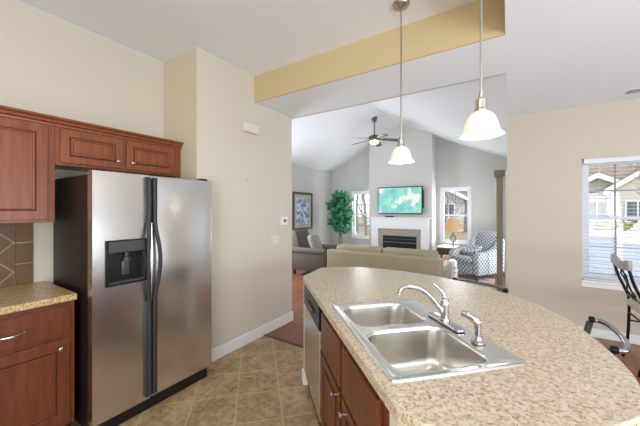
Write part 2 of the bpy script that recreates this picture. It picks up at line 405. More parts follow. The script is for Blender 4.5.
box(bm, XL-.1, XL, 3.15, 8.5, HF, HF+.1); box(bm, XR, XR+.1, 4.76, 8.5, HF, HF+.1)
struct('ceiling', bm, 'ceil')
# chimney breast
ch0, ch1, YC = -3.36, -1.645, 7.84
zz = lambda x: ZR-abs(x-XM)*(ZR-HF)/(XM-XL)
struct('wall_chimney', prism(B(), [(ch0, 0), (ch1, 0), (ch1, zz(ch1)), (XM, ZR), (ch0, zz(ch0))], YC, YF, 'y'), 'wall_grey')
# baseboards
def baseboard(name, x0, x1, y0, y1, h=.1): struct(name, BX(x0, x1, y0, y1, 0, h, bev=.004), 'white')
baseboard('baseboard_left', -2.47, -2.452, 1.7, 3.158, .12)
baseboard('baseboard_left_end', -2.6, -2.4705, 3.14, 3.158, .12)
baseboard('baseboard_dining', XR, 3.5, 4.645, 4.66)
baseboard('baseboard_living_left', XL, XL+.015, 3.24, YF)
baseboard('baseboard_living_far', ch1, XR, YF-.015, YF)
baseboard('baseboard_living_corner', XL+.016, ch0, YF-.015, YF)
baseboard('baseboard_living_right', XR-.015, XR, 4.66, 5.83)

# windows (frame > sash rails, glass); axis y = in a wall facing -Y
def window(name, x0, x1, z0, z1, y, cols, casing, sill=True, axis='y', mid=None):
    w = bpy.data.objects.new(name, None); COL.objects.link(w); w['kind'] = 'structure'
    if axis == 'y': w.location = (0, y, 0)
    else: w.location = (y, 0, 0); w.rotation_euler = (0, 0, PI/2)      # local x -> world y, local y -> world -x
    f = B(); t = .035
    for a, b, c, d in ((x0, x0+t, z0, z1), (x1-t, x1, z0, z1), (x0+t, x1-t, z0, z0+t), (x0+t, x1-t, z1-t, z1)): box(f, a, b, .03, .09, c, d)
    obj('window_frame', f, 'winframe', w)
    zm = mid or (z0+z1)/2
    for za, zb, yy, nm in ((z0+t, zm+.02, .04, 'lower_sash'), (zm-.02, z1-t, .062, 'upper_sash')):
        s = B(); q = .03
        for a, b, c, d in ((x0+t, x0+t+q, za, zb), (x1-t-q, x1-t, za, zb), (x0+t+q, x1-t-q, za, za+q), (x0+t+q, x1-t-q, zb-q, zb)): box(s, a, b, yy, yy+.022, c, d)
        sh = obj(nm, s, 'winframe', w)
        mm = B()
        for k in range(1, cols):
            xx = x0+t+(x1-x0-2*t)*k/cols; box(mm, xx-.007, xx+.007, yy+.006, yy+.016, za+q, zb-q)
        zc = (za+zb)/2
        box(mm, x0+t+q, x1-t-q, yy+.0065, yy+.0155, zc-.007, zc+.007)
        obj('muntin', mm, 'muntin', sh)
        obj('glass', BX(x0+t+q, x1-t-q, yy+.009, yy+.013, za+q, zb-q), 'glass', sh)
    if casing:
        c = B(); k = .035
        for a, b, cc, d in ((x0-k, x0, z0-k, z1+k), (x1, x1+k, z0-k, z1+k), (x0, x1, z1, z1+k), (x0, x1, z0-k, z0)): box(c, a, b, -.015, -.0005, cc, d)
        obj('casing', c, 'white', w)
    if sill:
        s = BX(x0-.012, x1+.012, -.04, .03, z0-.025, z0, bev=.004); box(s, x0-.015, x1+.015, -.018, -.0005, z0-.085, z0-.025, bev=.004)
        obj('window_sill', s, 'white', w)
    return w
w1 = window('window_1', .745, 1.595, .665, 2.095, 4.66, 3, False, mid=1.4)
window('window_2', -4.165, -3.465, .625, 2.045, YF, 2, True, False)
window('window_3', -1.525, -.835, .635, 2.055, YF, 2, True, False)
window('added_window', 3.855, 5.545, .805, 2.195, XL, 4, True, False, 'x')  # unseen window, put in to let fill light into the living room

# patio door in the living room's right wall
dr = bpy.data.objects.new('door_1', None); COL.objects.link(dr); dr['kind'] = 'structure'; dr.location = (XR, 0, 0)
f = B()
for a, b, c, d in ((5.85, 5.93, 0, 2.08), (7.67, 7.75, 0, 2.08), (5.93, 7.67, 2.0, 2.08), (5.93, 7.67, 0, .08), (6.76, 6.84, .08, 2.0)): box(f, .02, .07, a, b, c, d)
obj('door_frame', f, 'winframe', dr); obj('glass', BX(.04, .045, 5.93, 6.76, .08, 2.0), 'glass', dr)
f = B()
for a, b, c, d in ((5.79, 5.85, 0, 2.14), (7.75, 7.81, 0, 2.14), (5.85, 7.75, 2.08, 2.14)): box(f, -.03, 0, a, b, c, d)
obj('casing', f, 'white', dr)

# ================================================================== CABINETS
def panel_door(parent, name, w, h, wm='cherry', *, t=.02, stile=.055, knob=None, loc=(0, 0, 0), rz=0, flat=False, raised=True):
    """door front in local x (width) / z (height), facing -y; origin at lower left back"""
    bm = BX(0, w, -t, 0, 0, h, bev=.003)
    o = obj(name, bm, wm, parent, loc=loc, rot=(0, 0, rz))
    s = stile
    if not flat:
        g = B()
        for i, (k0, k1, yy) in enumerate(((0, .008, .0035),)):
            for a, b, c, d in ((s, s+.008, s, h-s), (w-s-.008, w-s, s, h-s), (s, w-s, s, s+.008), (s, w-s, h-s-.008, h-s)):
                box(g, a, b, -t-.001, -t+.004, c, d)
        obj('panel_groove', g, 'cherry_dark', o)
        mo = B(); q = s+.008; r = .012
        for a, b, c, d in ((q, q+r, q, h-q), (w-q-r, w-q, q, h-q), (q+r, w-q-r, q, q+r), (q+r, w-q-r, h-q-r, h-q)): box(mo, a, b, -t-.010, -t+.002, c, d, bev=.004)
        obj('panel_molding', mo, wm, o)
        if raised:
            obj('raised_panel', BX(q+r+.006, w-q-r-.006, -t-.004, -t+.002, q+r+.006, h-q-r-.006, bev=.003), wm, o)
    if knob:
        k = lathe(B(), [(.0, -.028), (.009, -.028), (.0135, -.024), (.0135, -.018), (.006, -.012), (.006, 0), (.0, 0)], (knob[0], -t, knob[1]), 20, 'y')
        obj('knob', k, 'chrome', o, True)
    return o
FACE = math.radians(90)       # local -y (front) -> world +x
def cab(name, label, x0, x1, y0, y1, z0, z1, inset=0):
    t = thing(name, label, 'cabinet', (x1, y0, z0), FACE)          # local x = world y, local -y = world x, local origin at front/left/bottom
    return t
# upper cabinets on the left kitchen wall
def upper(label, y0, y1, z0, z1, doors):
    t = thing('wall_cabinet', label, 'cabinet', (-2.72, y0, z0), FACE)
    L = y1-y0
    obj('cabinet_body', BX(0, L, .0, .305, 0, z1-z0, bev=.002), 'cherry', t)
    for (a, b, c, d, kn, rs) in doors:
        panel_door(t, 'door', b-a, d-c, knob=kn, loc=(a, 0, c), raised=rs, stile=.05 if d-c < .4 else .06)
    return t
t1 = upper('tall cherry wall cabinet above the left counter beside the refrigerator', -.3, .742, 1.41, 2.10,
      [(.02, .51, .02, .68, (.045, .05), True), (.53, 1.0, .02, .68, None, False)])
t2 = upper('short cherry wall cabinet with two small doors above the refrigerator', .744, 1.695, 1.82, 2.10,
      [(.025, .425, .018, .262, (.363, .055), True), (.46, .875, .018, .262, (.04, .055), True)])
def crown(t, L, h, ret=0):
    pr = [(0.0, 0), (-.012, 0), (-.014, .012), (-.028, .02), (-.034, .036), (-.05, .046), (-.054, .058), (0.0, .058)]
    bm = B(); prism(bm, pr, 0, L, 'x')
    for v in bm.verts: v.co.z += h-.006
    obj('crown_molding', bm, 'cherry', t)
crown(t1, 1.042, .69); crown(t2, .951, .28)
# base cabinet left
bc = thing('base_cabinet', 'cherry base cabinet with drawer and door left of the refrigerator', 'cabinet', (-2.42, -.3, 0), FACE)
obj('cabinet_body', BX(0, 1.06, .0, .60, .1, .905, bev=.002), 'cherry_shaded', bc)
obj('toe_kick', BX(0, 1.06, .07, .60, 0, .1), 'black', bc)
for (a, b) in ((.02, .51), (.54, 1.03)):
    dw = panel_door(bc, 'drawer', b-a, .175, 'cherry_shaded', loc=(a, 0, .70), flat=True)
    cx = (b-a)/2-.03
    hb = tube(B(), arc([(cx-.07, -.02, .088), (cx-.066, -.035, .085), (cx-.04, -.05, .08), (cx, -.054, .078), (cx+.04, -.05, .08), (cx+.066, -.035, .085), (cx+.07, -.02, .088)], 5), .0045, 8)
    obj('bar_pull', hb, 'chrome', dw, True)
    panel_door(bc, 'door', b-a, .53, 'cherry_shaded', knob=((b-a)-.05 if a > .3 else .05, .475), loc=(a, 0, .14), raised=False, stile=.065)
wt = obj('worktop', BX(-3.03, -2.40, -.35, .770, .905, .947, bev=.006), 'lam_l'); tag(wt, 'brown speckled laminate worktop on the left base cabinet', 'worktop')
bs = obj('backsplash', BX(-3.03, -3.02, -.3, .60, .948, 1.41), 'splash'); tag(bs, 'brown diagonal tile backsplash above the left worktop', 'backsplash')
bs2 = thing('tile_border', 'narrow vertical column of brown tiles ending the backsplash', 'tiles', (-3.03, .603, .948))
for k in range(3): obj('tile', BX(0, .01, 0, .095, k*.155, k*.155+.15, bev=.001), 'plain_tile', bs2)

# ================================================================== FRIDGE
fx, fy0, fy1, fz = -2.26, .802, 1.712, 1.755
fr = thing('refrigerator', 'stainless steel side-by-side refrigerator with black sides and water dispenser', 'refrigerator', (-2.63, 1.26, 0), FACE)
# local: x' = y-1.26 ; y' = -(x+2.63)
def FY(y): return y-1.26
def FXl(x): return -(x+2.63)
obj('body', BX(FY(.808), FY(1.68), FXl(-2.335), FXl(-3.0), .02, 1.735, bev=.006), 'fridge_side', fr)
obj('base_grille', BX(FY(.812), FY(1.675), FXl(-2.28), FXl(-2.334), .0, .085, bev=.004), 'black', fr)
seam = 1.166
def fdoor(a, b, nm, hole=None):
    bm = B(); y0, y1 = FXl(fx), FXl(-2.333)
    if hole: holed(bm, 'y', y0, y1-.03, FY(a), FY(b), .09, fz, [hole]); box(bm, FY(a), FY(b), y1-.03, y1, .09, fz)
    else: box(bm, FY(a), FY(b), y0, y1, .09, fz, bev=.012, seg=3)
    return obj(nm, bm, 'steel', fr, smooth=not hole)
dh = (FY(.885), FY(1.135), .99, 1.275)
d1 = fdoor(fy0, seam-.003, 'freezer_door', dh)
d2 = fdoor(seam+.003, fy1, 'fridge_door')
# dispenser
y0 = FXl(fx)
db = B()
for a, b, c, d in ((.872, .888, .977, 1.29), (1.132, 1.148, .977, 1.29), (.888, 1.132, .977, .995), (.888, 1.132, 1.20, 1.29)): box(db, FY(a), FY(b), y0-.008, y0+.004, c, d, bev=.003)
disp = obj('water_dispenser', db, 'black', d1)
obj('dispenser_control_panel', BX(FY(.892), FY(1.128), y0-.011, y0-.007, 1.205, 1.28, bev=.002), 'dkgrey', disp)
obj('dispenser_recess', BX(FY(.888), FY(1.132), y0+.036, y0+.042, .995, 1.20), 'black', disp)
obj('dispenser_tray', BX(FY(.892), FY(1.128), y0-.012, y0+.036, .992, 1.004, bev=.003), 'dkgrey', disp)
sp = lathe(B(), [(.022, 0), (.022, .02), (.012, .03), (.012, .06), (0, .06)], (FY(1.01), y0+.015, 1.14), 16); box(sp, FY(.985), FY(1.035), y0+.026, y0+.034, 1.04, 1.14, bev=.003)
obj('dispenser_spout', sp, 'dkgrey', disp, True)
# handles: two long bars that bow outwards in the middle
for yy, sgn, par in ((seam-.0235, -1, d1), (seam+.0235, 1, d2)):
    pts = arc([(FY(yy+sgn*-.006), y0-.024, 1.735), (FY(yy+sgn*-.004), y0-.026, 1.50), (FY(yy+sgn*.002), y0-.032, 1.36), (FY(yy+sgn*.016), y0-.056, 1.22), (FY(yy+sgn*.02), y0-.06, 1.10), (FY(yy+sgn*.012), y0-.052, .99), (FY(yy-sgn*.002), y0-.03, .86), (FY(yy-sgn*.006), y0-.026, .70), (FY(yy-sgn*.006), y0-.024, .13)], 6)
    hb = tube(B(), pts, .0145, 10)
    box(hb, FY(yy-.0175), FY(yy+.0175), y0-.026, y0+.002, 1.40, 1.738, bev=.003); box(hb, FY(yy-.0175), FY(yy+.0175), y0-.026, y0+.002, .12, .82, bev=.003)
    obj('handle', hb, 'handle', par, True)
for yy in (.87, 1.65):
    obj('hinge_cover', BX(FY(yy)-.03, FY(yy)+.03, FXl(-2.28), FXl(-2.36), 1.7355 if 0 else fz+.0005, fz+.018, bev=.004), 'black', fr)

# ================================================================== ISLAND  (world->local: a thing at AE(a0,e0) rotated so local x = -a direction)
# local frame: +x = along -a (towards the camera), +y = along +e ; rotation of local x = (S2,-S2) => -45 deg
IR = -PI/4
def isl(name, label, cat, a0=2.5, e0=.43): return thing(name, label, cat, AE(a0, e0), IR)
# kitchen-side panel cabinets
def island_front_door(par, name, a0, a1, z0, z1, **k):    # a0 > a1
    return panel_door(par, name, a0-a1, z1-z0, 'cherry_shaded', loc=(2.5-a0, 0, z0), **k)
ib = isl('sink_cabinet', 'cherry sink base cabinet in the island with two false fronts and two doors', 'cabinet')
obj('cabinet_body', BX(2.5-1.86, 2.5-.90, .0, .5, .1, .70, bev=.002), 'cherry_shaded', ib)
obj('face_frame', BX(2.5-1.86, 2.5-.90, .0, .018, .70, .868, bev=.001), 'cherry_shaded', ib)
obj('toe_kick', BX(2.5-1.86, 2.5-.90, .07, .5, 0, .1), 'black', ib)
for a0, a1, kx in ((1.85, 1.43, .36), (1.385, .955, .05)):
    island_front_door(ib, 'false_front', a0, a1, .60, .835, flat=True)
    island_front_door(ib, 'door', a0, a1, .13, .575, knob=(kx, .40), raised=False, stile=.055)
dwm = isl('dishwasher', 'stainless dishwasher with black control panel in the end of the island', 'dishwasher')
obj('tub', BX(2.5-2.475, 2.5-1.87, .0, .5, .1, .866), 'black', dwm)
dd = obj('door', BX(2.5-2.472, 2.5-1.872, -.025, -.0005, .11, .70, bev=.005), 'steel', dwm)
cp = obj('control_panel', BX(2.5-2.472, 2.5-1.872, -.03, -.0005, .705, .865, bev=.005), 'black', dwm)
obj('handle', BX(2.5-2.30, 2.5-2.04, -.045, -.031, .765, .79, bev=.005), 'dkgrey', cp)
obj('kick_plate', BX(2.5-2.472, 2.5-1.872, .03, .0005, .0, .1), 'black', dwm)
# drywall half wall around the island
kwo = isl('island_half_wall', 'cream painted half wall wrapping the back and ends of the island', 'half wall')
obj('end_panel', BX(2.5-2.56, 2.5-2.478, -.02, .499, 0, .868), 'almond', kwo); obj('end_panel', BX(2.5-.897, 2.5-.80, 0, .499, 0, .868), 'almond', kwo)
obj('back_panel', BX(2.5-2.56, 2.5-.80, .501, .60, 0, .868), 'almond', kwo)
kb = BX(2.5-2.575, 2.5-2.56, -.02, .60, 0, .095, bev=.003); box(kb, 2.5-2.575, 2.5-2.48, -.035, -.02, 0, .095, bev=.003); box(kb, 2.5-2.56, 2.5-.80, .60, .615, 0, .095, bev=.003)
obj('baseboard', kb, 'white', kwo)
# countertop outline in (a,e)
arc_pts = [(2.895, .665), (2.90, .80), (2.86, .98), (2.75, 1.17), (2.53, 1.40), (2.27, 1.57), (2.0, 1.67), (1.70, 1.715), (1.45, 1.70), (1.25, 1.63), (1.02, 1.495), (.82, 1.345), (.70, 1.22)]
sm = [(p.x, p.y) for p in arc([(a, e, 0) for a, e in arc_pts], 5)]
out = [(2.90, .64)]+sm+[(.62, 1.08), (.60, .9), (.62, .60), (.70, .475), (.745, .43), (.79, .405)]+[(2.54, .40), (2.572, .41)]
# sink cut-out is an actual hole
SA0, SA1, SE0, SE1 = .935, 1.73, .463, .985
bm = B(); z0, z1 = .872, .914
ov = [bm.verts.new(AE(a, e, z1)) for a, e in out]; oe = [bm.edges.new((ov[i], ov[(i+1) % len(ov)])) for i in range(len(ov))]
iv = [bm.verts.new(AE(a, e, z1)) for a, e in ((SA0, SE0), (SA1, SE0), (SA1, SE1), (SA0, SE1))]; ie = [bm.edges.new((iv[i], iv[(i+1) % 4])) for i in range(4)]
r = bmesh.ops.triangle_fill(bm, use_beauty=True, use_dissolve=False, edges=oe+ie)
fs = [f for f in r['geom'] if isinstance(f, bmesh.types.BMFace)]
for f in fs:
    if f.normal.z < 0: f.normal_flip()
er = bmesh.ops.extrude_face_region(bm, geom=fs)
bmesh.ops.translate(bm, vec=(0, 0, z0-z1), verts=[v for v in er['geom'] if isinstance(v, bmesh.types.BMVert)])
bmesh.ops.recalc_face_normals(bm, faces=bm.faces[:])
rim = [e for e in bm.edges if all(abs(v.co.z-z1) < 1e-5 for v in e.verts) and len(e.link_faces) == 2 and any(abs(f.normal.z) < .3 for f in e.link_faces)]
rim = [e for e in rim if not all(v in iv for v in e.verts)]
bmesh.ops.bevel(bm, geom=rim, offset=.006, segments=2, profile=.5, affect='EDGES')
ct = obj('countertop', bm, 'lam_i'); tag(ct, 'beige speckled laminate island countertop with one wide curved side', 'countertop')

# ------------------------------------------------------------------ sink
def rrect(a0, a1, e0, e1, r, n=6):
    pts = []
    for cx, cy, s in ((a1-r, e1-r, 0), (a0+r, e1-r, 1), (a0+r, e0+r, 2), (a1-r, e0+r, 3)):
        for k in range(n+1):
            t = PI/2*(s+k/n); pts.append((cx+r*math.cos(t), cy+r*math.sin(t)))
    return pts
sk = thing('kitchen_sink', 'stainless steel double bowl sink set into the island countertop', 'sink', AE(1.336, .72, .914), IR)
def L(a, e): return (-(a-1.336), e-.72)           # island a,e -> sink local x,y
Lz = lambda pts, z: [Vector((*L(a, e), z)) for a, e in pts]
bm = B(); zr = .007
o1 = rrect(.912, 1.75, .446, 1.010, .024)
bowls = [(1.365, 1.70, .490, .895, .085, -.17), (.952, 1.325, .490, .905, .085, -.19)]
def loopv(pts, z): return [bm.verts.new(v) for v in Lz(pts, z)]
lip0 = loopv(o1, .0005); lip1 = loopv(rrect(.916, 1.746, .450, 1.006, .022), zr); lip2 = loopv(rrect(.930, 1.732, .464, .992, .016), zr); lip3 = loopv(rrect(.934, 1.728, .468, .988, .014), zr-.003)
def bridge(a, b):
    for i in range(len(a)): bm.faces.new((a[i], a[(i+1) % len(a)], b[(i+1) % len(b)], b[i]))
bridge(lip0, lip1); bridge(lip1, lip2); bridge(lip2, lip3)
tops = []
for a0, a1, e0, e1, r_, dz in bowls:
    tops.append(loopv(rrect(a0, a1, e0, e1, r_), zr-.003))
def ed(l): return [bm.edges.get((l[i], l[(i+1) % len(l)])) or bm.edges.new((l[i], l[(i+1) % len(l)])) for i in range(len(l))]
bmesh.ops.triangle_fill(bm, use_beauty=True, use_dissolve=False, edges=ed(lip3)+ed(tops[0])+ed(tops[1]))
bmesh.ops.recalc_face_normals(bm, faces=bm.faces[:])
obj('sink_rim', bm, 'sinksteel', sk, True)
for (a0, a1, e0, e1, r_, dz) in bowls:
    bm = B(); prev = None
    prof = [(0, zr-.003), (.004, zr-.006), (.007, zr-.02), (.012, dz+.06), (.020, dz+.03), (.036, dz+.010), (.06, dz+.003), (.10, dz)]
    for ins, z in prof:
        lp = loopv(rrect(a0+ins, a1-ins, e0+ins, e1-ins, max(r_-ins*.6, .02)), z)
        if prev: bridge(prev, lp)
        prev = lp
    bm.faces.new(prev); bmesh.ops.recalc_face_normals(bm, faces=bm.faces[:])
    for f in bm.faces: f.normal_flip()
    bo = obj('sink_bowl', bm, 'sinksteel', sk, True, auto=False)
    c = L((a0+a1)/2, (e0+e1)/2)
    obj('drain', lathe(B(), [(0, .002), (.025, .001), (.035, .004), (.044, .004), (.046, .0005)], (c[0], c[1], dz), 28), 'chrome', bo, True)
# ------------------------------------------------------------------ faucet
fa = thing('kitchen_faucet', 'chrome single lever kitchen faucet on the sink rear ledge', 'faucet', AE(1.335, .945, .921), IR)
ends = [(.105+.027*math.cos(t), .027*math.sin(t)) for t in [-PI/2+PI*k/10 for k in range(11)]]+[(-.105+.027*math.cos(t), .027*math.sin(t)) for t in [PI/2+PI*k/10 for k in range(11)]]
pl = prism(B(), ends, .0005, .012, 'z', bev=.004)
obj('deck_plate', pl, 'chrome', fa, True)
obj('faucet_body', lathe(B(), [(0, .012), (.026, .012), (.026, .02), (.021, .024), (.020, .085), (.023, .088), (.023, .105), (.018, .122), (.008, .13), (0, .13)], n=28), 'chrome', fa, True)
obj('spout', tube(B(), arc([(0, -.012, .055), (.0, -.05, .10), (-.005, -.10, .155), (-.01, -.15, .185), (-.016, -.20, .192), (-.02, -.232, .18), (-.021, -.24, .155)], 7), [.013]*30+[.0115]*13, 14), 'chrome', fa, True)
lev = tube(B(), arc([(0, 0, .118), (-.002, -.008, .145), (-.006, -.025, .17), (-.010, -.05, .192), (-.012, -.062, .20)], 6), [.014]*5+[.010]*7+[.007]*7+[.0065]*6, 12)
obj('lever_handle', lev, 'chrome', fa, True)
sr = thing('sink_sprayer', 'chrome side sprayer standing right of the faucet', 'sprayer', AE(1.105, .945, .921), IR)
obj('sprayer_base', lathe(B(), [(0, 0), (.028, .0), (.028, .008), (.019, .014), (.017, .028), (0, .028)], n=24), 'chrome', sr, True)
obj('sprayer_handle', tube(B(), arc([(0, 0, .026), (0, 0, .06), (0, -.002, .085), (-.012, -.014, .103), (-.035, -.03, .112), (-.05, -.04, .114)], 6), [.013]*6+[.015]*6+[.018]*6+[.016]*6+[.0145]*7, 14), 'chrome', sr, True)

# ================================================================== PENDANTS
def make_pendant(label, loc, zbot):
    zt = HK; t = thing('pendant_light', label, 'pendant light', (loc[0], loc[1], zt), 0, 'glass pendants over the island')
    obj('canopy', lathe(B(), [(0, -.036), (.012, -.036), (.02, -.03), (.05, -.022), (.062, -.01), (.064, -.0005), (0, -.0005)], n=32), 'nickel', t, True)
    zb = zbot-zt
    rod = tube(B(), [(0, 0, -.034), (0, 0, zb+.20)], .0055, 10)
    rod2 = lathe(rod, [(0, zb+.215), (.008, zb+.212), (.009, zb+.195), (.0055, zb+.19), (0, zb+.19)], n=12)
    obj('rod', rod2, 'nickel', t, True)
    obj('socket_cup', lathe(B(), [(0, zb+.195), (.012, zb+.193), (.012, zb+.18), (.023, zb+.172), (.024, zb+.128), (.03, zb+.122), (.03, zb+.105), (.0, zb+.103)], n=28), 'nickel', t, True)
    prof = [(.028, .114), (.042, .109), (.056, .096), (.067, .078), (.075, .056), (.079, .038), (.083, .024), (.091, .012), (.101, .004), (.103, 0)]
    outp = [(r*.94, zb+z) for r, z in prof]; inn = [(r*.94-.004, zb+z-.002) for r, z in prof[::-1]]
    sh = obj('glass_shade', lathe(B(), outp+inn, n=64, lobes=8, amp=0), 'shade', t, True, auto=False)
    for i, v in enumerate(sh.data.vertices):      # fluted lower rim
        a = math.atan2(v.co.y, v.co.x); k = max(0, (.03-(v.co.z-zb))/.03); v.co.z += .0012*k*math.cos(8*a)
    obj('bulb', lathe(B(), [(0, zb-.006), (.018, zb-.002), (.029, zb+.018), (.026, zb+.04), (.014, zb+.075), (.012, zb+.1), (0, zb+.1)], n=20), 'bulb', t, True)
    lt = point('bulb_light', (0, 0, zb-.03), .35, .03); lt.parent = t
    return t
make_pendant('farther glass dome pendant light hanging left of the other over the island', (-.677, 2.175), 1.854)
make_pendant('nearer glass dome pendant light, the right one over the island', (-.111, 1.592), 1.852)

# ================================================================== WALL FITTINGS
al = thing('door_chime', 'white rectangular door chime box high on the left wall', 'door chime', (-2.47, 2.366, 2.41))
obj('case', BX(.0005, .05, -.105, .105, -.048, .048, bev=.006), 'almond', al)
obj('grille', BX(.0505, .056, -.10, .075, -.04, .04, bev=.002), 'almond', al)
th = thing('thermostat', 'small white thermostat near the end of the left wall', 'thermostat', (-2.47, 2.965, 1.352))
obj('case', BX(.0005, .025, -.06, .06, -.05, .05, bev=.004), 'white', th); obj('display', BX(.0255, .027, -.022, .022, -.015, .02), 'dkgrey', th)
sw = thing('light_switch', 'cream double switch plate below the thermostat', 'light switch', (-2.47, 2.80, 1.118))
obj('plate', BX(.0005, .006, -.07, .07, -.058, .058, bev=.002), 'almond', sw)
for s in (-.024, .024): obj('toggle', BX(.0065, .016, s-.006, s+.006, -.012, .012, bev=.002), 'white', sw)
nl = obj('wall_nail', lathe(B(), [(0, .012), (.006, .011), (.006, .008), (.002, .006), (.002, .0005), (0, .0005)], (-2.47, 2.317, 1.83), 12, 'x'), 'dkgrey', smooth=True); tag(nl, 'tiny grey nail in the middle of the left wall', 'nail')
ol = thing('smoke_detector', 'small white round detector on the vaulted ceiling right of the ridge', 'detector', (-.9, 7.2, zz(-.9)-.004))
obj('case', lathe(B(), [(0, -.03), (.045, -.028), (.055, -.012), (.055, 0), (0, 0)], n=24), 'white', ol, True, rot=(0, math.radians(23.5), 0))
vt = thing('ceiling_vent', 'white rectangular air vent in the dining ceiling', 'vent', (1.2, 4.35, HF))
vf = B()
for a, b, c, d in ((-.19, .19, -.09, -.065), (-.19, .19, .065, .09), (-.19, -.16, -.065, .065), (.16, .19, -.065, .065)): box(vf, a, b, c, d, -.005, -.0005)
obj('vent_frame', vf, 'white', vt)
obj('duct_opening', BX(-.16, .16, -.065, .065, -.002, -.0005), 'dkgrey', vt)
for k in range(2): obj('slat', BX(-.16, .16, -.024+k*.044, -.020+k*.044, -.004, -.0025), 'white', vt)

# ================================================================== DINING WINDOW BLINDS
bl = thing('window_blinds', 'white horizontal blinds lowered over the dining window', 'blinds', (1.17, 4.66, .665))
obj('headrail', BX(-.42, .42, -.035, .025, 1.375, 1.43, bev=.004), 'blind', bl)
sl = B(); n = 33
for k in range(n):
    z = .035+k*(1.335/n); mt = Matrix.Translation((0, -.004, z))@Matrix.Rotation(math.radians(4), 4, 'X')
    box(sl, -.415, .415, -.019, .019, -.0009, .0009, mtx=mt)
obj('slats', sl, 'blind', bl)
cd = B()
for x in (-.28, 0, .28): tube(cd, [(x, -.028, .03), (x, -.028, 1.38)], .0012, 5)
obj('ladder_cord', cd, 'blind', bl); obj('bottom_rail', BX(-.415, .415, -.026, .02, .004, .02, bev=.003), 'blind', bl)

# vertical blinds at the patio door
vb = thing('vertical_blinds', 'brown vertical blinds gathered at the near side of the patio door', 'blinds', (XR, 5.95, 0))
obj('valance', BX(-.19, -.031, -.12, 1.95, 2.06, 2.17, bev=.005), 'valance', vb)
for k in range(12): obj('vane', BX(-.155, -.067, -.06+k*.024, -.0575+k*.024, .04, 2.06), 'vblind', vb)
obj('wand', tube(B(), [(-.175, -.09, 2.06), (-.175, -.09, 1.3)], .006, 8), 'blind', vb)

# ================================================================== STOOLS
def make_stool(label, loc, rz):
    t = thing('bar_stool', label, 'bar stool', (loc[0], loc[1], 0), rz, 'metal bar stools tucked under the island')
    obj('seat', lathe(B(), [(0, .60), (.17, .60), (.185, .615), (.185, .635), (.165, .655), (0, .66)], (0, -.2, 0), 32), 'seat_tan', t, True)
    ring = tube(B(), [(.15*math.cos(2*PI*k/24), -.2+.15*math.sin(2*PI*k/24), .25) for k in range(24)], .009, 8, closed=True)
    obj('foot_ring', ring, 'iron', t, True)
    for sx, sy in ((-1, -1), (1, -1), (-1, 1), (1, 1)):
        obj('leg', tube(B(), [(sx*.10, -.2+sy*.10, .60), (sx*.15, -.2+sy*.15, .003)], .012, 10), 'iron', t, True)
    for s in (-1, 1):
        p = BX(-.019, .019, -.012, .012, 0, .30, bev=.004)
        bmesh.ops.transform(p, matrix=Matrix.Translation((s*.165, -.105, .60))@Matrix.Rotation(-math.radians(14), 4, 'X')@Matrix.Rotation(s*math.radians(6), 4, 'Y'), verts=p.verts[:])
        obj('back_post', p, 'walnut', t)
    rail = tube(B(), arc([(-.205, -.02, .90), (-.192, .012, .90), (-.12, .036, .90), (0, .044, .90), (.12, .036, .90), (.192, .012, .90), (.205, -.02, .90)], 7), .012, 12)
    obj('back_rail', rail, 'gun', t, True)
    for s in (-1, 1):
        obj('rail_knob', tube(B(), [(s*.205, -.038, .90), (s*.205, -.034, .90), (s*.205, -.016, .90), (s*.205, -.011, .90)], [.012, .017, .017, .012], 16), 'iron', t, True)
    return t
stool = make_stool('bar stool at the right side of the island, rail shining silver near the window', (.405, 1.945), -PI/2)
dup(stool, (-.195, 2.68, 0), math.radians(-25), 'bar stool farther along the island, dark rail just showing behind the faucet', 'metal bar stools tucked under the island')

# dining chair (faces local -y)
dc = thing('dining_chair', 'black metal dining chair with pale wood crest rail and tan seat by the window', 'chair', (1.165, 3.975, 0), PI/2)
obj('seat', BX(-.205, .205, -.26, .165, .53, .615, bev=.035, seg=4), 'seat_tan', dc, True)
for s in (-1, 1):
    obj('back_leg', tube(B(), arc([(s*.222, .185, .003), (s*.222, .15, .2), (s*.222, .14, .58), (s*.222, .17, .70), (s*.222, .215, .82), (s*.222, .25, .96)], 5), .0125, 10), 'iron', dc, True)
    obj('front_leg', tube(B(), [(s*.18, -.22, .55), (s*.20, -.23, .003)], .0125, 10), 'iron', dc, True)
    obj('stretcher', tube(B(), [(s*.222, .145, .38), (s*.187, -.223, .38)], .008, 8), 'iron', dc, True)
obj('stretcher', tube(B(), [(-.222, .138, .46), (.222, .138, .46)], .008, 8), 'iron', dc, True)
obj('seat_rail', tube(B(), [(-.222, .15, .64), (.222, .15, .64)], .009, 8), 'iron', dc, True)
sc = B()
for s in (-1, 1):
    tube(sc, arc([(s*.02, .155, .64), (s*.06, .165, .67), (s*.10, .18, .70), (s*.05, .195, .74), (s*.015, .205, .79), (s*.05, .22, .84), (s*.075, .235, .88), (s*.03, .24, .90), (s*.03, .25, .95)], 4), .007, 8)
tube(sc, [(0, .152, .64), (0, .25, .95)], .006, 8)
obj('scroll_back', sc, 'iron', dc, True)
cr = prism(B(), [(-.262, .95), (-.275, 1.0), (-.26, 1.04), (-.16, 1.03), (-.08, 1.01), (0, 1.002), (.08, 1.01), (.16, 1.03), (.26, 1.04), (.275, 1.0), (.262, .95), (.12, .935), (0, .925), (-.12, .935)], .236, .266, 'y', bev=.006)
obj('crest_rail', cr, 'crest', dc, True)

